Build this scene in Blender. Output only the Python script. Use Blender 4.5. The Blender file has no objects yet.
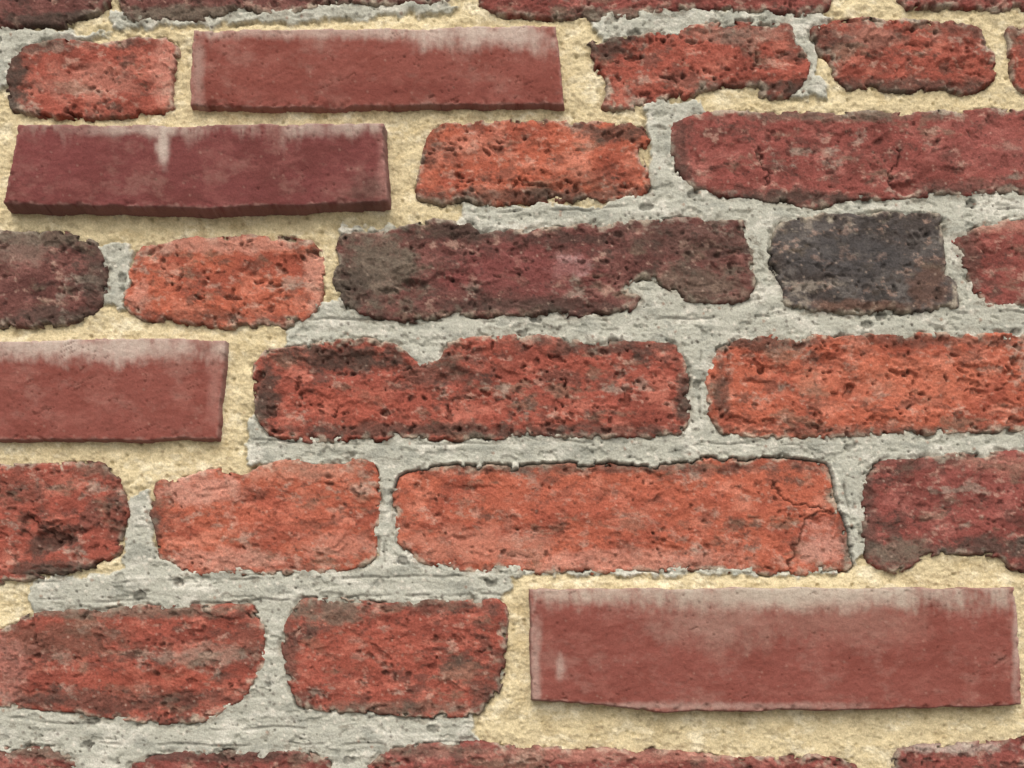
import bpy, math, time
import numpy as np
T0=time.time()
S=0.0005; D=1100.0; CX,CY=512.0,660.0; ZC=1.45
rng=np.random.RandomState(7)

# ---------------------------------------------------------------- noise
def _h(ix,iy,seed):
    n=(ix.astype(np.int64)*374761393+iy.astype(np.int64)*668265263+seed*1442695041)&0xFFFFFFFF
    n=((n^(n>>13))*1274126177)&0xFFFFFFFF
    n=((n^(n>>16))*2246822519)&0xFFFFFFFF
    n=n^(n>>15)
    return (n&0xFFFFFF)/float(0x1000000)
def perlin(x,y,seed=0):
    x0=np.floor(x);y0=np.floor(y);fx=x-x0;fy=y-y0
    u=fx*fx*fx*(fx*(fx*6-15)+10);v=fy*fy*fy*(fy*(fy*6-15)+10)
    def g(dx,dy):
        a=_h(x0+dx,y0+dy,seed)*2*np.pi
        return np.cos(a)*(fx-dx)+np.sin(a)*(fy-dy)
    a=g(0,0);b=g(1,0);c=g(0,1);d=g(1,1)
    return ((a+(b-a)*u)+((c+(d-c)*u)-(a+(b-a)*u))*v)*1.5
def fbm(x,y,seed=0,o=4,gain=.5):
    s=0;a=1;t=0
    for i in range(o):
        s=s+a*perlin(x*2**i+i*17.3,y*2**i-i*9.1,seed+i*31);t+=a;a*=gain
    return s/t*1.35
def ridged(x,y,seed=0,o=3):
    s=0;a=1;t=0
    for i in range(o):
        s=s+a*(1-np.abs(perlin(x*2**i+i*7.7,y*2**i+i*3.1,seed+i*13))*2);t+=a;a*=.5
    return s/t
def worley(x,y,seed=0):
    x0=np.floor(x);y0=np.floor(y)
    best=np.full(x.shape,9.0);bid=np.zeros(x.shape)
    for dx in (-1,0,1):
        for dy in (-1,0,1):
            cx=x0+dx;cy=y0+dy
            px=cx+_h(cx,cy,seed);py=cy+_h(cx,cy,seed+77)
            d=np.hypot(px-x,py-y);m=d<best
            best=np.where(m,d,best);bid=np.where(m,_h(cx,cy,seed+191),bid)
    return best,bid
def ss(a,b,x):
    t=np.clip((x-a)/(b-a),0,1);return t*t*(3-2*t)
def lin(c):
    c=np.array(c,float)/255.
    return np.where(c<=.04045,c/12.92,((c+.055)/1.055)**2.4)
def mix(A,B,m):
    m=m[...,None];return A*(1-m)+np.asarray(B)*m
def blur(a,r):
    def b1(a):
        p=np.pad(a,((r+1,r),(0,0)),mode='edge');c=np.cumsum(p,0)
        return (c[2*r+1:]-c[:-2*r-1])/(2*r+1)
    return b1(b1(a).T).T
def chaikin(p,n):
    p=np.array(p,float)
    for _ in range(n):
        q=np.roll(p,-1,0);p=np.stack([p*.90+q*.10,p*.10+q*.90],1).reshape(-1,2)
    return p
def sdf(x,y,poly):
    d=np.full(x.shape,1e9);ins=np.zeros(x.shape,bool)
    n=len(poly)
    for i in range(n):
        ax,ay=poly[i];bx,by=poly[(i+1)%n]
        ex,ey=bx-ax,by-ay;L=ex*ex+ey*ey+1e-9
        t=np.clip(((x-ax)*ex+(y-ay)*ey)/L,0,1)
        d=np.minimum(d,(x-ax-t*ex)**2+(y-ay-t*ey)**2)
        if abs(ey)>1e-9:
            c=((ay>y)!=(by>y))&(x<ex*(y-ay)/ey+ax);ins^=c
    d=np.sqrt(d);return np.where(ins,d,-d)
def linedist(x,y,pts):
    d=np.full(x.shape,1e9)
    for i in range(len(pts)-1):
        ax,ay=pts[i];bx,by=pts[i+1];ex,ey=bx-ax,by-ay;L=ex*ex+ey*ey+1e-9
        t=np.clip(((x-ax)*ex+(y-ay)*ey)/L,0,1)
        d=np.minimum(d,(x-ax-t*ex)**2+(y-ay-t*ey)**2)
    return np.sqrt(d)
def desat(C,a,g):
    l=(C*np.array([.3,.55,.15])).sum(-1,keepdims=True);return (C*(1-a)+l*a)*g

# ---------------------------------------------------------------- mesh helper
def grid_mesh(name,X,Y,H,C,mat,parent,keep=None):
    ny,nx=X.shape
    co=np.empty((ny*nx,3),np.float32)
    co[:,0]=((X-CX)*S).ravel();co[:,1]=(-H*S).ravel();co[:,2]=(ZC-(Y-384)*S).ravel()
    idx=np.arange(ny*nx).reshape(ny,nx)
    q=np.stack([idx[:-1,:-1],idx[1:,:-1],idx[1:,1:],idx[:-1,1:]],-1).reshape(-1,4)
    col=C.reshape(-1,3)
    if keep is not None:
        k=keep.ravel();q=q[k[q].all(1)]
        used=np.zeros(ny*nx,bool);used[q.ravel()]=True
        rm=np.cumsum(used)-1;q=rm[q];co=co[used];col=col[used]
    me=bpy.data.meshes.new(name)
    me.vertices.add(len(co));me.vertices.foreach_set('co',co.ravel())
    me.loops.add(len(q)*4);me.loops.foreach_set('vertex_index',q.ravel().astype(np.int32))
    me.polygons.add(len(q));me.polygons.foreach_set('loop_start',(np.arange(len(q))*4).astype(np.int32))
    me.polygons.foreach_set('use_smooth',np.ones(len(q),bool))
    me.update(calc_edges=True)
    at=me.attributes.new('Col','FLOAT_COLOR','POINT')
    c4=np.ones((len(co),4),np.float32);c4[:,:3]=np.clip(col,0.004,.9);at.data.foreach_set('color',c4.ravel())
    me.materials.append(mat)
    ob=bpy.data.objects.new(name,me);bpy.context.collection.objects.link(ob);ob.parent=parent
    return ob

# ---------------------------------------------------------------- materials
def mat_surface(name,s1,lo,hi,bump,bscale,rough=.9,spec=.25):
    m=bpy.data.materials.new(name);m.use_nodes=True;nt=m.node_tree;N=nt.nodes;L=nt.links
    bs=N['Principled BSDF'];bs.inputs['Specular IOR Level'].default_value=spec
    at=N.new('ShaderNodeAttribute');at.attribute_name='Col'
    tc=N.new('ShaderNodeTexCoord')
    n1=N.new('ShaderNodeTexNoise');n1.inputs['Scale'].default_value=s1;n1.inputs['Detail'].default_value=3;n1.inputs['Roughness'].default_value=.7
    L.new(tc.outputs['Object'],n1.inputs['Vector'])
    mr=N.new('ShaderNodeMapRange');mr.inputs['From Min'].default_value=.3;mr.inputs['From Max'].default_value=.7
    mr.inputs['To Min'].default_value=lo;mr.inputs['To Max'].default_value=hi
    L.new(n1.outputs['Fac'],mr.inputs['Value'])
    vm=N.new('ShaderNodeVectorMath');vm.operation='SCALE'
    L.new(at.outputs['Color'],vm.inputs[0]);L.new(mr.outputs['Result'],vm.inputs['Scale'])
    L.new(vm.outputs['Vector'],bs.inputs['Base Color'])
    n2=N.new('ShaderNodeTexNoise');n2.inputs['Scale'].default_value=bscale;n2.inputs['Detail'].default_value=3;n2.inputs['Roughness'].default_value=.65
    L.new(tc.outputs['Object'],n2.inputs['Vector'])
    bp=N.new('ShaderNodeBump');bp.inputs['Strength'].default_value=bump;bp.inputs['Distance'].default_value=.0012
    L.new(n2.outputs['Fac'],bp.inputs['Height']);L.new(bp.outputs['Normal'],bs.inputs['Normal'])
    bs.inputs['Roughness'].default_value=rough
    return m
M_OLD=mat_surface('weathered_brick',1000,.74,1.26,.6,850,rough=1,spec=.06)
M_NEW=mat_surface('new_brick',1300,.86,1.14,.35,900,rough=1,spec=.03)
M_MOR=mat_surface('mortar',1200,.78,1.2,.5,1000,rough=1,spec=.04)

root=bpy.data.objects.new('brick_wall',None);bpy.context.collection.objects.link(root)

# ---------------------------------------------------------------- brick data (survey of the wall, 0.5 mm units)
PAL={
 'orange':[(178,95,70),(202,126,102),(126,78,65),(156,80,61)],
 'red':   [(158,82,67),(186,110,92),(106,70,62),(136,70,58)],
 'crim':  [(142,77,70),(168,103,94),(98,66,60),(122,66,60)],
 'maroon':[(112,72,67),(138,94,87),(80,64,59),(98,63,59)],
 'black': [(84,80,79),(110,106,103),(60,57,56),(76,70,68)],
 'new':   [(138,80,72),(148,92,83),(116,68,61),(130,73,65)],
 'newd':  [(120,68,67),(132,80,77),(99,59,57),(110,62,60)],
}
DK=(74,66,60);OL=(108,100,88);WH=(202,191,180);PK=(202,146,128);GR=(150,140,126)
B=[]
def brick(kind,poly,h=5,patches=(),cracks=(),gap=0,**k):
    if kind not in('new','newd') and not gap: h=h-1.5
    B.append(dict(kind=kind,poly=poly,h=h,patches=patches,cracks=cracks,gap=gap,seed=len(B)*101+11,**k))
# row 0
brick('maroon',[(-180,-80),(100,-82),(108,0),(100,10),(60,24),(-180,26)],6,[(50,20,60,8,DK,.8)])
brick('maroon',[(118,-80),(440,-80),(455,0),(400,4),(330,2),(310,10),(230,14),(200,21),(125,22),(118,0)],4.5,[(200,15,100,10,OL,.8)])
brick('crim',[(475,-80),(830,-80),(832,4),(800,16),(740,10),(650,12),(585,20),(500,14),(478,4)],5,[(620,16,60,8,OL,.7)])
brick('crim',[(890,-80),(1300,-80),(1300,8),(1000,8),(900,4)],5)
# row 1
brick('red',[(4,90),(10,62),(28,44),(60,40),(100,42),(140,38),(174,38),(180,50),(173,74),(172,92),(174,106),(150,112),(100,117),(40,115),(8,108)],5,
   [(12,80,16,45,DK,.9),(40,45,30,10,DK,.6),(165,70,16,40,(212,152,134),.45),(90,80,50,22,PK,.3)],rough=.8)
brick('new',[(192,30),(556,25),(565,104),(480,104),(330,108),(190,106)],10,[(490,34,75,16,WH,.7),(330,32,140,7,WH,.5),(198,70,6,50,WH,.3),(380,90,120,12,(114,60,55),.5)],wr=1)
brick('red',[(588,42),(640,34),(690,25),(740,22),(790,24),(800,45),(810,60),(806,88),(785,98),(764,96),(758,84),(735,82),(690,95),(640,108),(603,108),(608,88),(596,62)],5,
   [(610,42,30,16,DK,.8),(690,82,30,10,DK,.5),(785,90,25,12,DK,.7),(800,40,14,20,DK,.5),(740,35,60,10,GR,.35)],pits=1.3)
brick('red',[(812,28),(850,20),(960,22),(985,35),(998,76),(975,92),(900,88),(850,88),(838,84),(832,62),(812,46)],5,
   [(900,86,90,9,DK,.7),(825,40,16,20,DK,.6),(960,28,40,12,DK,.4),(870,38,35,14,GR,.25)])
brick('red',[(1006,28),(1060,22),(1210,22),(1210,90),(1040,92),(1018,86)],5)
# row 2
brick('newd',[(18,124),(200,125),(384,122),(388,202),(200,208),(2,204)],21,[(163,146,7,20,WH,.75),(130,130,60,6,WH,.5),(330,128,60,8,WH,.4),(383,160,6,45,(180,136,128),.4),(60,150,70,30,(130,72,72),.5),(370,190,20,14,DK,.5)])
brick('orange',[(428,132),(450,122),(520,120),(600,121),(640,123),(652,138),(640,152),(648,172),(652,190),(632,198),(560,200),(500,203),(416,201),(422,165)],5,
   [(620,132,40,10,DK,.75),(540,196,110,8,DK,.7),(430,150,12,30,DK,.4),(590,180,40,12,DK,.35),(480,145,40,14,PK,.25)],pits=1.3)
brick('crim',[(671,124),(700,112),(850,112),(1024,108),(1120,108),(1120,192),(1024,190),(920,196),(850,200),(805,206),(750,198),(695,188),(672,165)],5.5,
   [(790,198,60,9,DK,.85),(680,150,12,40,DK,.6),(850,116,120,7,OL,.5),(980,188,60,8,DK,.5),(1000,150,60,25,(158,90,84),.5)],[[(756,150),(765,166),(768,180)],[(899,150),(897,165),(888,185)]],hole=[(905,188,13,8,6)],rough=.6)
# row 3
brick('maroon',[(-110,232),(0,230),(60,232),(98,242),(107,280),(96,312),(62,325),(-110,326)],6,[(50,238,60,10,OL,.7),(20,250,30,14,GR,.35),(96,280,14,40,DK,.6),(60,315,60,9,DK,.7)],rough=.8)
brick('orange',[(128,270),(138,250),(180,238),(250,236),(318,240),(324,262),(322,300),(304,322),(250,326),(190,324),(140,318),(123,302)],4.5,
   [(220,244,90,10,PK,.6),(315,280,12,36,(216,162,142),.5),(200,318,70,8,DK,.4),(140,300,12,16,PK,.5)],pits=1.3)
brick('maroon',[(336,240),(356,232),(400,228),(430,220),(468,221),(482,234),(560,226),(620,222),(700,218),(742,217),(752,240),(756,285),(748,300),(716,303),(690,300),(674,289),(660,280),(640,276),(626,284),(630,293),(642,297),(637,308),(600,314),(520,315),(450,314),(400,321),(350,310),(333,280)],7,
   [(378,270,46,42,OL,.85),(350,290,25,25,DK,.7),(470,230,60,12,DK,.7),(690,240,70,22,DK,.5),(700,285,60,20,OL,.6),(568,265,22,12,(196,162,160),.6),(520,270,80,24,(132,71,69),.7),(520,306,100,8,DK,.6)],
   dents=[(410,290,22,12,4)],rough=.95)
brick('black',[(775,226),(830,213),(938,214),(946,240),(948,275),(957,284),(957,308),(880,311),(785,308),(784,285),(772,266)],8,
   [(930,285,20,25,(110,80,68),.6),(860,305,60,6,(116,84,70),.6),(850,255,60,25,(74,73,75),.6)],rough=.65)
brick('crim',[(952,238),(990,222),(1024,215),(1180,215),(1180,306),(1024,305),(982,307),(972,285),(958,265)],5,[(968,255,12,35,DK,.6),(1000,225,40,8,PK,.4)],rough=.7)
# row 4
brick('new',[(-260,341),(0,341),(150,337),(226,341),(223,390),(218,439),(100,440),(-260,440)],10,[(110,348,110,14,WH,.7),(215,390,8,45,(184,142,132),.4),(20,345,80,12,WH,.4)],wr=1)
brick('red',[(253,368),(262,352),(300,346),(335,341),(380,340),(400,346),(416,360),(440,360),(446,340),(520,335),(600,340),(680,345),(690,385),(690,415),(680,435),(600,438),(520,434),(500,438),(404,440),(398,432),(384,440),(300,441),(266,432),(254,410)],6,
   [(340,358,70,14,DK,.85),(265,400,14,36,DK,.8),(440,372,40,18,DK,.6),(600,346,80,10,DK,.7),(684,400,10,32,DK,.8),(420,430,150,8,DK,.7),(600,432,80,7,DK,.5),(350,405,60,16,(168,84,66),.5)],
   dents=[(352,364,60,12,4),(455,378,20,10,4)],rough=1.0,pits=1.4)
brick('orange',[(708,385),(716,350),(740,338),(820,336),(900,334),(1024,335),(1150,335),(1150,431),(1024,430),(900,434),(800,437),(728,436),(708,418)],5,
   [(722,392,10,30,DK,.7),(760,343,60,8,DK,.7),(930,340,90,7,DK,.5),(850,430,120,6,DK,.5),(900,380,100,24,(202,118,90),.5)],rough=1.25)
# row 5
brick('red',[(-110,466),(0,465),(90,462),(118,475),(127,510),(120,552),(90,568),(60,573),(0,582),(-110,584)],6,
   [(50,540,28,18,DK,.8),(100,468,30,9,OL,.6),(115,510,10,40,DK,.5),(60,570,70,9,DK,.7),(20,490,30,20,DK,.35)],[[(28,518),(45,530),(72,548)]],hole=[(56,538,20,10,7),(30,520,10,6,4)],rough=1)
brick('orange',[(150,515),(158,482),(190,474),(215,470),(240,475),(262,462),(375,460),(378,500),(376,560),(350,570),(280,574),(200,575),(160,562)],4.5,
   [(200,490,45,18,(208,150,132),.7),(300,470,60,12,(194,142,120),.5),(230,560,70,14,PK,.6),(153,530,8,40,DK,.7),(280,520,60,25,(176,95,74),.5),(340,545,40,14,PK,.4)],
   rough=.85,pits=.6)
brick('orange',[(392,495),(403,474),(440,466),(520,468),(560,463),(640,468),(700,460),(790,460),(828,464),(834,500),(846,530),(851,568),(800,572),(700,571),(600,572),(480,572),(420,564),(396,540)],0,
   [(480,545,80,20,(190,126,106),.6),(640,560,120,12,(194,138,120),.6),(600,468,200,6,DK,.5),(845,540,8,30,DK,.6),(580,500,140,18,(176,93,71),.5),(822,545,22,22,(202,146,130),.7),(650,530,90,14,(168,87,67),.4)],
   [[(775,484),(782,500),(835,512)],[(835,512),(806,516),(798,540),(786,572)]],gap=12,rough=.8,pits=.7)
brick('crim',[(862,478),(880,464),(960,454),(1024,452),(1330,452),(1330,572),(1024,572),(1000,556),(960,552),(930,556),(895,572),(866,562)],6,
   [(900,552,45,14,OL,.8),(990,548,50,12,DK,.8),(868,515,10,45,DK,.6),(920,462,50,8,DK,.4),(1010,465,60,10,PK,.3)],rough=.7)
# row 6
brick('red',[(-170,632),(0,632),(28,614),(80,610),(150,606),(252,604),(266,630),(264,662),(246,696),(212,720),(160,725),(100,716),(60,710),(0,705),(-170,706)],6,
   [(205,655,45,14,GR,.5),(60,640,70,18,(112,80,68),.7),(130,612,130,7,OL,.7),(120,700,110,14,DK,.6),(10,670,20,40,(180,134,122),.4),(150,680,60,14,(160,80,62),.5),(250,640,14,30,DK,.4)],rough=.9)
brick('red',[(282,625),(300,602),(330,597),(380,604),(440,600),(502,600),(508,640),(504,690),(478,714),(430,717),(370,712),(300,708),(284,672)],6,
   [(330,612,40,14,OL,.8),(440,606,60,8,DK,.5),(490,690,20,25,DK,.6),(400,708,90,8,OL,.5),(360,650,60,24,(166,86,68),.5),(290,650,8,40,DK,.6)],rough=.85)
brick('new',[(530,588),(680,588),(1014,587),(1021,640),(1022,705),(900,708),(700,712),(650,711),(532,700)],16,
   [(790,596,190,16,(188,180,166),.85),(600,594,60,9,(188,176,162),.6),(720,625,60,30,(164,138,126),.45),(860,620,90,24,(158,126,114),.4),(536,660,6,45,WH,.4),(1016,650,5,60,WH,.4),(560,668,5,12,WH,.45),(700,706,160,4,WH,.3)])
brick('crim',[(1046,590),(1270,590),(1270,706),(1046,706)],6)
# row 7
brick('crim',[(-130,750),(60,748),(76,762),(84,860),(-130,860)],5,[(40,752,50,8,OL,.7)])
brick('crim',[(130,762),(180,752),(300,751),(332,760),(334,860),(128,860)],5,[(230,756,100,8,DK,.6)])
brick('crim',[(366,768),(385,746),(480,744),(560,748),(640,750),(720,758),(830,756),(860,768),(860,860),(366,860)],5,[(430,750,60,8,OL,.5),(600,755,160,8,PK,.4)])
brick('crim',[(893,748),(960,744),(1024,741),(1340,741),(1340,860),(898,860)],5,[(950,748,60,6,WH,.5),(900,765,8,14,DK,.5)])

def is_new(b): return b['kind'] in('new','newd')
for b in B: b['cp']=chaikin(b['poly'],1) if not is_new(b) else np.array(b['poly'],float)
def bsd(b,U,V):
    s=b['seed']
    if is_new(b):
        wu=fbm(U/40,V/40,s,3)*2.2;wv=fbm(U/40,V/40,s+5,3)*2.2
        return sdf(U+wu,V+wv,b['cp'])-1.6*np.clip(fbm(U/9,V/9,s+7,3)-.1,0,1)
    wu=fbm(U/40,V/40,s,4,.5)*4;wv=fbm(U/40,V/40,s+5,4,.5)*4
    chip=ss(.24,.29,fbm(U/18,V/18,s+9,3,.5))
    return sdf(U+wu,V+wv,b['cp'])+1.2-chip*3.4+fbm(U/5,V/5,s+13,2)*.9

# ---------------------------------------------------------------- build bricks
P=1.15
def axis(a,b,lo=-30,hi=1054):
    fine=np.arange(max(a,lo),min(b,hi),P);L=[fine]
    if a<lo: L.insert(0,np.arange(a,fine[0]-3,5.))
    if b>hi: L.append(np.arange(fine[-1]+3,b,5.))
    return np.concatenate(L)
def build_brick(b,i):
    new=is_new(b);s=b['seed'];h0=b['h'];poly=np.array(b['poly'],float)
    x0,y0=poly.min(0)-8;x1,y1=poly.max(0)+8
    U,V=np.meshgrid(axis(x0,x1),axis(y0,y1,-30,798))
    sd=bsd(b,U,V)
    pal=[lin(c) for c in PAL[b['kind']]]
    R=b.get('rough',1.0);PT=b.get('pits',.9)
    big=fbm(U/70,V/50,s+20,3)
    if new:
        H=h0+big*1.0+fbm(U/9,V/7,s+30,4,.65)*.75
        a=math.radians(-24)
        uu=U*math.cos(a)+V*math.sin(a);vv=-U*math.sin(a)+V*math.cos(a)
        w=ridged(uu/34+fbm(U/30,V/30,s+3,2),vv/9,s+40,2)
        wm=ss(.0,.35,fbm(U/60,V/40,s+41,2)+(.2 if b.get('wr') else -.25))
        cr=ss(.86,.97,w)*wm
        H-=cr*1.7
        f,idd=worley(U/13,V/13,s+50)
        pit=(idd<.12)*ss(.14,.03,f);H-=pit*1.3
        rr=2.5;t=np.clip(1-sd/rr,0,1);H-=1.5*(1-np.sqrt(np.clip(1-t*t,0,1)))
        ch=ss(.25,.6,fbm(U/14,V/14,s+60,3))*ss(9,0,sd);H-=ch*2.5
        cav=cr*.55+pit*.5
    else:
        wu=U+fbm(U/30,V/30,s+11,3)*8;wv=V+fbm(U/30,V/30,s+12,3)*6
        tz=fbm(wu/80,wv/46,s+21,4,.55)*2.4;q=np.floor(tz);fr=tz-q
        stepm=.25+.75*ss(-.1,.35,fbm(U/50,V/50,s+22,2))
        terr=(q+ss(.0,.14,fr))*1.9*stepm
        mid=fbm(wu/27,wv/21,s+31,5,.62)
        fine=fbm(U/6.5,V/6,s+33,4,.75)
        rmask=.4+.8*ss(-.25,.35,fbm(U/55,V/38,s+34,3))
        H=h0+R*(big*1.5+terr+mid*2.9*rmask+fine*1.35*(.5+.6*rmask))
        zone=ss(-.15,.3,fbm(U/45,V/30,s+36,3))
        f,idd=worley(wu/10,wv/9,s+51);rad=.13+.30*(idd*7%1);pit2=(idd<.42*PT)*ss(rad,rad*.45,f)*zone
        f3,id3=worley(U/5,V/4.8,s+57);pit=(id3<.22*PT)*ss(.40,.12,f3)*(.25+.75*zone)
        pc=fbm(wu/22,wv/16,s+37,3);big_p=ss(.47,.54,pc)*PT
        H-=R*(pit*1.3+pit2*2.6+big_p*2.4)
        rr=4.5;t=np.clip(1-sd/rr,0,1);H-=2.8*(1-np.sqrt(np.clip(1-t*t,0,1)))
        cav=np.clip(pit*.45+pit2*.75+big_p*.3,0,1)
    crk=np.zeros(U.shape)
    for c in b['cracks']:
        dd=linedist(U+fbm(U/12,V/12,s+81,3)*7,V+fbm(U/12,V/12,s+82,3)*7,c)
        crk=np.maximum(crk,ss(2.0,.3,dd))
    H-=crk*3.0
    for (cx,cy,rx,ry,dep) in list(b.get('hole',()))+list(b.get('dents',())):
        e=np.hypot((U-cx)/rx,(V-cy)/ry)+fbm(U/14,V/14,s+83,3)*.5
        H-=dep*ss(1.15,.6,e)
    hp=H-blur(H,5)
    # ---- colour
    C=np.empty(U.shape+(3,));C[:]=pal[0]
    C=mix(C,pal[3],ss(-.15,.4,fbm(U/60,V/36,s+90,5,.6)))
    C=mix(C,pal[1],.75*ss(.03,.45,fbm(U/40,V/25,s+91,5,.64)))
    if not new:
        C=mix(C,pal[2],.7*ss(.12,.38,fbm(U/36,V/23,s+92,6,.68)))
        C=mix(C,lin((118,106,90)),.55*ss(.18,.44,fbm(U/70,V/34,s+93,6,.7)))
        C=mix(C,lin(DK),.6*ss(.28,.48,fbm(U/48,V/28,s+99,6,.72)))
        C=mix(C,lin((196,162,144)),.45*ss(.22,.48,fbm(U/22,V/14,s+94,5,.7)))
        C=mix(C,lin((164,154,140)),.5*ss(.26,.5,fbm(U/55,V/34,s+89,6,.72)))
        edge=ss(10,1,sd+fbm(U/16,V/16,s+95,4)*12);C=mix(C,lin(DK),.4*edge*ss(-.2,.3,fbm(U/40,V/40,s+96,3)))
        C=mix(C,lin((178,170,152)),.75*ss(6,0,sd+fbm(U/12,V/12,s+97,4)*8)*ss(-.2,.2,fbm(U/30,V/30,s+98,3)))
    else:
        C=mix(C,pal[2],.4*ss(.15,.55,fbm(U/20,V/12,s+92,5,.75)))
        C=mix(C,lin((158,122,112)),.35*ss(.0,.55,fbm(U/50,V/34,s+93,5,.75)))
        td=(V-poly[:,1].min())/(8+34*np.clip(fbm(U/30,U*0+s,s+85,4,.6)+.35,0,1))
        st=ss(1,.0,td)*ss(-.45,.35,fbm(U/7,V/26,s+86,4,.6)+.15)*ss(-.35,.3,fbm(U/70,V/70,s+87,2)+.15)
        C=mix(C,lin((186,174,162)),.6*st)
        ed=ss(3.0,0,sd+fbm(U/9,V/9,s+95,4)*3);C=mix(C,lin((174,142,132)),.4*ed)
    for (cx,cy,rx,ry,cl,st) in b['patches']:
        if new:
            e=np.hypot((U-cx)/rx,(V-cy)/ry)+fbm(U/34,V/40,s+int(cx)%97,4,.65)*.7+fbm(U/7,V/16,s+3,3,.7)*.3
            C=mix(C,lin(cl),st*ss(1.5,.1,e))
        else:
            e=np.hypot((U-cx)/rx,(V-cy)/ry)+fbm(U/22,V/16,s+int(cx)%97,6,.7)*.95
            C=mix(C,lin(cl),st*ss(1.25,.5,e)*(1-.3*np.clip(fine,0,1)))
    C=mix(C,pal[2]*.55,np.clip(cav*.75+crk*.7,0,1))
    C*=np.clip(1+hp*(.085 if not new else .06),.65,1.3)[...,None]  # shade and dirt of hollows put into the colour, raised parts lightened
    f2,id2=worley(U/5,V/5,s+53)
    C=mix(C,lin((206,184,166)),(.3 if not new else .15)*(id2<.04)*ss(.35,.12,f2))
    C=mix(C,lin((56,48,46)),(.5 if not new else .15)*(id2>.93)*ss(.4,.15,f2))
    C=desat(C,.13,.90) if not new else desat(C,.08,.86)
    # ---- sides
    out=np.clip(-sd,0,None);H=np.where(sd<0,H-out*(14 if new else 7),H)
    H=np.maximum(H,-22)
    k=1-h0/D
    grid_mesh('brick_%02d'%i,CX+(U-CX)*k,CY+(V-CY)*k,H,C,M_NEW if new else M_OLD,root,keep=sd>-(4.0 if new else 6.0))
for i,b in enumerate(B): build_brick(b,i+1)
print('bricks',time.time()-T0)

# ---------------------------------------------------------------- mortar
GREY=[
 [(458,203),(600,206),(650,185),(645,100),(700,99),(720,150),(1110,150),(1110,520),(866,548),(852,574),(512,576),(502,600),(500,690),(470,716),(486,750),(480,840),(-100,840),(-100,690),(28,625),(34,578),(125,572),(122,500),(150,490),(160,560),(375,560),(378,466),(250,464),(248,424),(286,350),(288,322),(312,302),(338,300),(338,225),(458,228)],
 [(98,244),(134,246),(128,306),(96,306)],
 [(-100,22),(60,30),(110,34),(30,48),(2,90),(-100,90)],
 [(585,8),(760,8),(835,14),(815,60),(828,98),(790,98),(805,60),(780,30),(600,42)],
 [(110,8),(460,2),(450,14),(300,22),(110,30)]]
XM,YM=np.meshgrid(np.arange(-60,1084,P),np.arange(-60,828,P))
SD=np.full(XM.shape,-60.);NEWM=np.zeros(XM.shape);GAP=np.zeros(XM.shape)
for b in B:
    k=1-b['h']/D;poly=np.array(b['poly'],float);pp=np.stack([CX+(poly[:,0]-CX)*k,CY+(poly[:,1]-CY)*k],1)
    lo=pp.min(0)-40;hi=pp.max(0)+40
    i0=np.clip(int((lo[0]+60)/P),0,XM.shape[1]);i1=np.clip(int((hi[0]+60)/P),0,XM.shape[1])
    j0=np.clip(int((lo[1]+60)/P),0,XM.shape[0]);j1=np.clip(int((hi[1]+60)/P),0,XM.shape[0])
    if i1<=i0 or j1<=j0: continue
    X=XM[j0:j1,i0:i1];Y=YM[j0:j1,i0:i1]
    sd=bsd(b,CX+(X-CX)/k,CY+(Y-CY)/k)
    cur=SD[j0:j1,i0:i1];m=sd>cur
    SD[j0:j1,i0:i1]=np.where(m,sd,cur)
    NEWM[j0:j1,i0:i1]=np.where(m,1. if is_new(b) else 0.,NEWM[j0:j1,i0:i1])
    if b['gap']:
        top=(Y<488)|(X>838)
        GAP[j0:j1,i0:i1]=np.where(m&top,b['gap'],np.where(m,3,GAP[j0:j1,i0:i1]))
    else: GAP[j0:j1,i0:i1]=np.where(m,0,GAP[j0:j1,i0:i1])
wx=XM+fbm(XM/22,YM/22,901,4,.6)*9;wy=YM+fbm(XM/22,YM/22,907,4,.6)*9
gs=np.full(XM.shape,-99.)
for g in GREY: gs=np.maximum(gs,sdf(wx,wy,np.array(g,float)))
G=ss(-1.5,1.5,gs)
# tan (sand/lime repair) surface
lump=fbm(XM/26,YM/20,300,4,.5);gr=fbm(XM/4.2,YM/4.2,310,3,.7);gr2=perlin(XM/2.3,YM/2.3,317);gm3=fbm(XM/11,YM/9,318,3,.6)
ft,it=worley(XM/7,YM/7,320)
HT=-1.6+lump*2.6+gm3*1.0+gr*1.1+gr2*.6-(it<.08)*ss(.38,.12,ft)*2.2
HT-=(1-NEWM)*ss(-10,-1,SD)*.4*ss(-.2,.3,fbm(XM/25,YM/25,333,3))
HT+=NEWM*np.exp(np.clip(SD,-60,0)/7)*2.0
HT+=2.0*ss(0,-10,gs)*ss(-40,-8,gs)
# grey cement pointing
lg=fbm(XM/80,YM/26,400,3);fg=fbm(XM/22,YM/9,410,4,.6);rg=ridged(XM/70+lg*.3,YM/16,412,2)
fw,iw=worley(XM/7,YM/6,420);rp=.12+.18*(iw*31%1);pitg=(iw<.10)*ss(rp,rp*.4,fw)
fw2,iw2=worley(XM/24,YM/16,425);pitb=(iw2<.08)*ss(.30,.18,fw2+fbm(XM/7,YM/7,427,2)*.15)
fp,ip=worley(XM/5.2,YM/5.2,430);peb=(ip>.86)*ss(.42,.2,fp)
chip=ss(.30,.34,fbm(XM/26,YM/14,440,4,.55))
HG=2.6+lg*1.3+fg*.7+(rg-.5)*.6+gm3*.4+gr*.45+gr2*.4-pitg*1.8-pitb*3+peb*.4-chip*1.7
HG-=ss(-6,-1,SD)*ss(.15,.4,fbm(XM/26,YM/26,445,3,.5))*3
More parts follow.
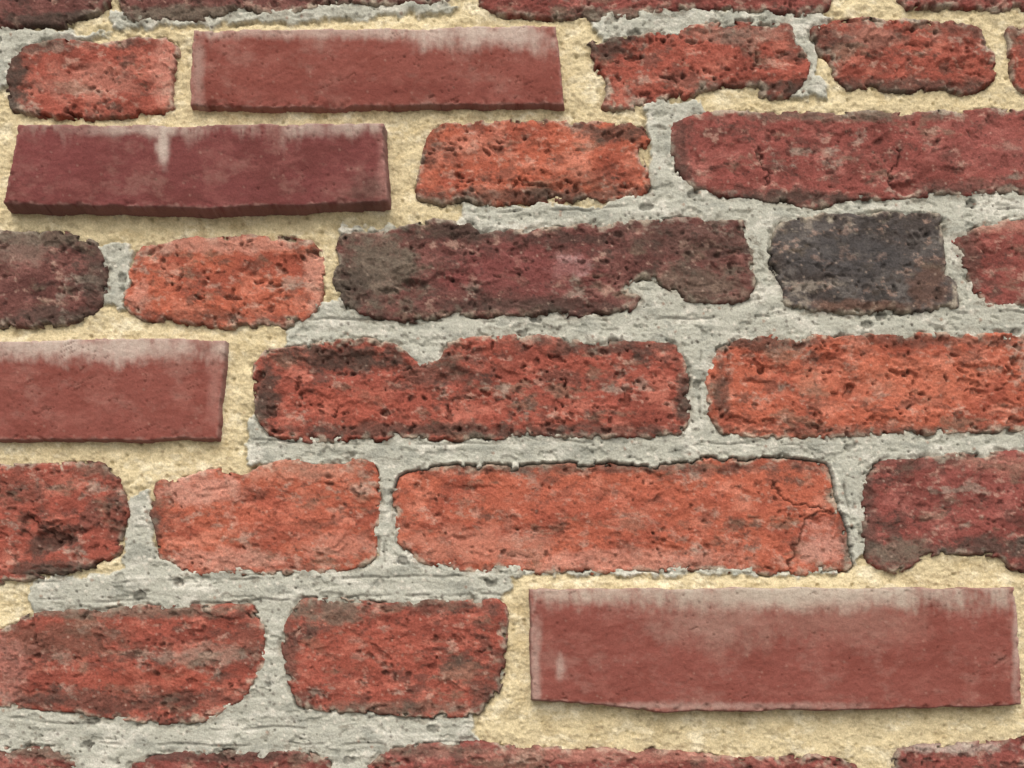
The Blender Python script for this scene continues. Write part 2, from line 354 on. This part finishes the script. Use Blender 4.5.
LN=[[(286,319),(520,322),(800,316),(1084,312)],[(255,440),(400,446),(560,441),(800,446)],[(30,600),(250,602),(300,598),(500,594)],[(30,583),(200,580),(510,575)],[(-60,712),(60,722),(180,730),(330,726)],[(-60,746),(200,744),(470,742)],[(384,470),(386,560)],[(700,352),(698,430)],[(470,212),(640,208)],[(960,212),(1084,204)],[(268,612),(272,700)],[(842,470),(852,540)]]
ln=np.zeros(XM.shape)
for c in LN:
    dd=linedist(XM+fbm(XM/30,YM/30,451,2)*2,YM+fbm(XM/40,YM/40,452,3)*3,c);ln=np.maximum(ln,ss(1.8,.3,dd))
ln*=ss(-.15,.15,fbm(XM/50,YM/30,455,3))
HG-=ln*1.8
HM=HT*(1-G)+HG*G
edgeG=np.exp(-(gs/2.5)**2);HM-=edgeG*1.2*ss(-.1,.3,fbm(XM/30,YM/30,460,2))
gp=ss(.14,.38,fbm(XM/30,YM/30,470,4,.55))*ss(-2.2,-.5,SD)*(1-NEWM);HM-=gp*4.0
HM-=GAP*ss(-2.5,.5,SD)
HM-=16*ss(3.5,9,SD)
# colour
tan=lin((205,194,160));CM=np.empty(XM.shape+(3,));CM[:]=tan
CM=mix(CM,lin((226,220,194)),.8*ss(0,.45,fbm(XM/34,YM/24,500,6,.72)))
CM=mix(CM,lin((182,168,132)),.7*ss(.03,.45,fbm(XM/28,YM/20,510,6,.72)))
CM=mix(CM,lin((152,142,116)),.5*ss(.28,.55,fbm(XM/14,YM/10,515,4,.75)))
CM=mix(CM,lin((140,122,94)),.5*(it>.91)*ss(.35,.1,ft))
gc=np.empty_like(CM);gc[:]=lin((175,178,168))
gc=mix(gc,lin((204,205,196)),.85*ss(0,.42,fbm(XM/44,YM/22,520,6,.68)))
gc=mix(gc,lin((146,150,142)),.8*ss(.02,.42,fbm(XM/40,YM/20,530,6,.68)))
gc=mix(gc,lin((116,112,101)),.6*ss(.26,.5,fbm(XM/24,YM/13,535,6,.72)))
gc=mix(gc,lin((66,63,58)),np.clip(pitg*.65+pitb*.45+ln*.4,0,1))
pc=np.where((ip>.955)[...,None],lin((76,68,62)),np.where((ip>.935)[...,None],lin((142,114,98)),lin((212,209,199))))
gc=gc*(1-peb[...,None]*.6)+pc*peb[...,None]*.6
CM=CM*(1-G[...,None])+gc*G[...,None]
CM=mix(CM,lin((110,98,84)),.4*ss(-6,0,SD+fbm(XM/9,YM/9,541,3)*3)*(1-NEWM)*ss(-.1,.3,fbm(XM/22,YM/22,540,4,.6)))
hp=HM-blur(HM,4);CM*=np.clip(1+hp*.075,.72,1.22)[...,None]  # mortar relief painted into colour too: hollows shaded and dirtied, high grains lighter
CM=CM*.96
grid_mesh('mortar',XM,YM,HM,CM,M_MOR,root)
print('mortar',time.time()-T0)

# ---------------------------------------------------------------- rest of the wall around (coarser)
def coarse_mortar(nm,x0,x1,y0,y1):
    X,Y=np.meshgrid(np.linspace(x0,x1,max(2,int((x1-x0)/12))),np.linspace(y0,y1,max(2,int((y1-y0)/12))))
    C=np.empty(X.shape+(3,));C[:]=lin((180,174,150));C=mix(C,lin((150,146,130)),ss(-.2,.4,fbm(X/90,Y/60,5,4)))
    grid_mesh(nm,X,Y,-4+fbm(X/40,Y/30,6,3)*2,C,M_MOR,root)
XL,XR,YT,YB=-2400,3400,-2000,3284
coarse_mortar('mortar_left',XL,-58,YT,YB);coarse_mortar('mortar_right',1082,XR,YT,YB)
coarse_mortar('mortar_above',-58,1082,YT,-58);coarse_mortar('mortar_below',-58,1082,826,YB)
rows=[(-75,15),(26,108),(116,200),(222,318),(338,438),(460,574),(598,712),(748,856)]
occ={0:(-180,1300),1:(4,1210),2:(2,1120),3:(-110,1180),4:(-260,1150),5:(-110,1330),6:(-170,1270),7:(-130,1340)}
allrows=[(t,b_,occ[i]) for i,(t,b_) in enumerate(rows)]
y=-92
while y>YT+90: allrows.append((y-88,y,None));y-=106
y=874
while y<YB-60: allrows.append((y,y+100,None));y+=118
q0=0;CO=[];Q=[];CC=[]
for ri,(t,b_,oc) in enumerate(allrows):
    def put(xa,xb):
        global q0
        s=rng.randint(1,99999);nx=max(6,int((xb-xa)/9));ny=14
        a=np.concatenate([[xa-1,xa,xa+3],np.linspace(xa+9,xb-9,nx),[xb-3,xb,xb+1]])
        c=np.concatenate([[t-1,t,t+3],np.linspace(t+9,b_-9,ny),[b_-3,b_,b_+1]])
        U,V=np.meshgrid(a,c);e=np.minimum(np.minimum(U-xa,xb-U),np.minimum(V-t,b_-V))
        H=5+fbm(U/40,V/25,s,4)*3.5-6*(1-np.sqrt(np.clip(1-np.clip(1-e/10,0,1)**2,0,1)));H=np.where(e<0,-18,H)
        kd=['orange','red','crim','maroon','red','new'][rng.randint(6)];pal=[lin(z)*.88 for z in PAL[kd]]
        C=np.empty(U.shape+(3,));C[:]=pal[0];C=mix(C,pal[1],ss(0,.4,fbm(U/40,V/25,s+1,4)));C=mix(C,pal[2],ss(.1,.5,fbm(U/40,V/25,s+2,4)))
        U=U+fbm(U/60,V/60,s+3,2)*4;V=V+fbm(U/60,V/60,s+4,2)*4
        n=U.size;idx=np.arange(n).reshape(U.shape)+q0;q0+=n
        CO.append(np.stack([(U-CX)*S,-H*S,ZC-(V-384)*S],-1).reshape(-1,3));CC.append(C.reshape(-1,3))
        Q.append(np.stack([idx[:-1,:-1],idx[1:,:-1],idx[1:,1:],idx[:-1,1:]],-1).reshape(-1,4))
    def fill(a,b2,rev):
        x=a
        while True:
            L=rng.choice([225,450])+rng.randint(-12,12)
            if rev:
                if x-L<b2: break
                put(x-L,x);x-=L+20
            else:
                if x+L>b2: break
                put(x,x+L);x+=L+20
    if oc: fill(oc[0]-20,XL,True);fill(oc[1]+20,XR,False)
    else: fill(XL+rng.randint(0,200),XR,False)
CO=np.concatenate(CO).astype(np.float32);CC=np.concatenate(CC);Q=np.concatenate(Q).astype(np.int32)
me=bpy.data.meshes.new('surrounding_bricks');me.vertices.add(len(CO));me.vertices.foreach_set('co',CO.ravel())
me.loops.add(len(Q)*4);me.loops.foreach_set('vertex_index',Q.ravel());me.polygons.add(len(Q))
me.polygons.foreach_set('loop_start',(np.arange(len(Q))*4).astype(np.int32));me.polygons.foreach_set('use_smooth',np.ones(len(Q),bool));me.update(calc_edges=True)
at=me.attributes.new('Col','FLOAT_COLOR','POINT');c4=np.ones((len(CO),4),np.float32);c4[:,:3]=CC;at.data.foreach_set('color',c4.ravel())
me.materials.append(M_OLD);ob=bpy.data.objects.new('surrounding_bricks',me);bpy.context.collection.objects.link(ob);ob.parent=root

# ground
gm=bpy.data.materials.new('ground_paving');gm.use_nodes=True;nt=gm.node_tree;bs=nt.nodes['Principled BSDF'];bs.inputs['Roughness'].default_value=.95
nz=nt.nodes.new('ShaderNodeTexNoise');nz.inputs['Scale'].default_value=6;nz.inputs['Detail'].default_value=8
cr=nt.nodes.new('ShaderNodeValToRGB');cr.color_ramp.elements[0].color=(.14,.13,.115,1);cr.color_ramp.elements[1].color=(.26,.245,.22,1)
tc=nt.nodes.new('ShaderNodeTexCoord');nt.links.new(tc.outputs['Object'],nz.inputs['Vector']);nt.links.new(nz.outputs['Fac'],cr.inputs['Fac']);nt.links.new(cr.outputs['Color'],bs.inputs['Base Color'])
me=bpy.data.meshes.new('ground');me.from_pydata([(-300,-300,0),(300,-300,0),(300,300,0),(-300,300,0)],[],[(0,1,2,3)]);me.materials.append(gm)
g=bpy.data.objects.new('ground',me);bpy.context.collection.objects.link(g)

# ---------------------------------------------------------------- light, sky, camera
sc=bpy.context.scene
w=bpy.data.worlds.new('World');sc.world=w;w.use_nodes=True;nt=w.node_tree
sky=nt.nodes.new('ShaderNodeTexSky');sky.sky_type='NISHITA';sky.sun_disc=False;sky.sun_elevation=math.radians(46);sky.sun_rotation=math.radians(182)
sky.dust_density=6;sky.ozone_density=.3
bg=nt.nodes['Background'];bg.inputs['Strength'].default_value=.15;nt.links.new(sky.outputs['Color'],bg.inputs['Color'])
from mathutils import Vector
sl=bpy.data.lights.new('sun','SUN');sl.energy=1.4;sl.angle=math.radians(85);sl.color=(1,.97,.9)
so=bpy.data.objects.new('sun',sl);bpy.context.collection.objects.link(so)
el=math.radians(46);az=math.radians(182)
d=Vector((math.sin(az)*math.cos(el),math.cos(az)*math.cos(el),math.sin(el)))
so.rotation_euler=(d).to_track_quat('Z','Y').to_euler();so.location=d*5+Vector((0,0,1))
cam=bpy.data.cameras.new('camera');co=bpy.data.objects.new('camera',cam);bpy.context.collection.objects.link(co)
cam.sensor_width=36;cam.lens=36*D/1024;cam.shift_y=(CY-384)/1024;cam.clip_start=.01;cam.clip_end=1000
co.location=(0,-D*S,ZC-(CY-384)*S);co.rotation_euler=(math.radians(90),0,0)
sc.camera=co
sc.view_settings.view_transform='Standard';sc.view_settings.look='None';sc.view_settings.exposure=0
print('done',time.time()-T0)
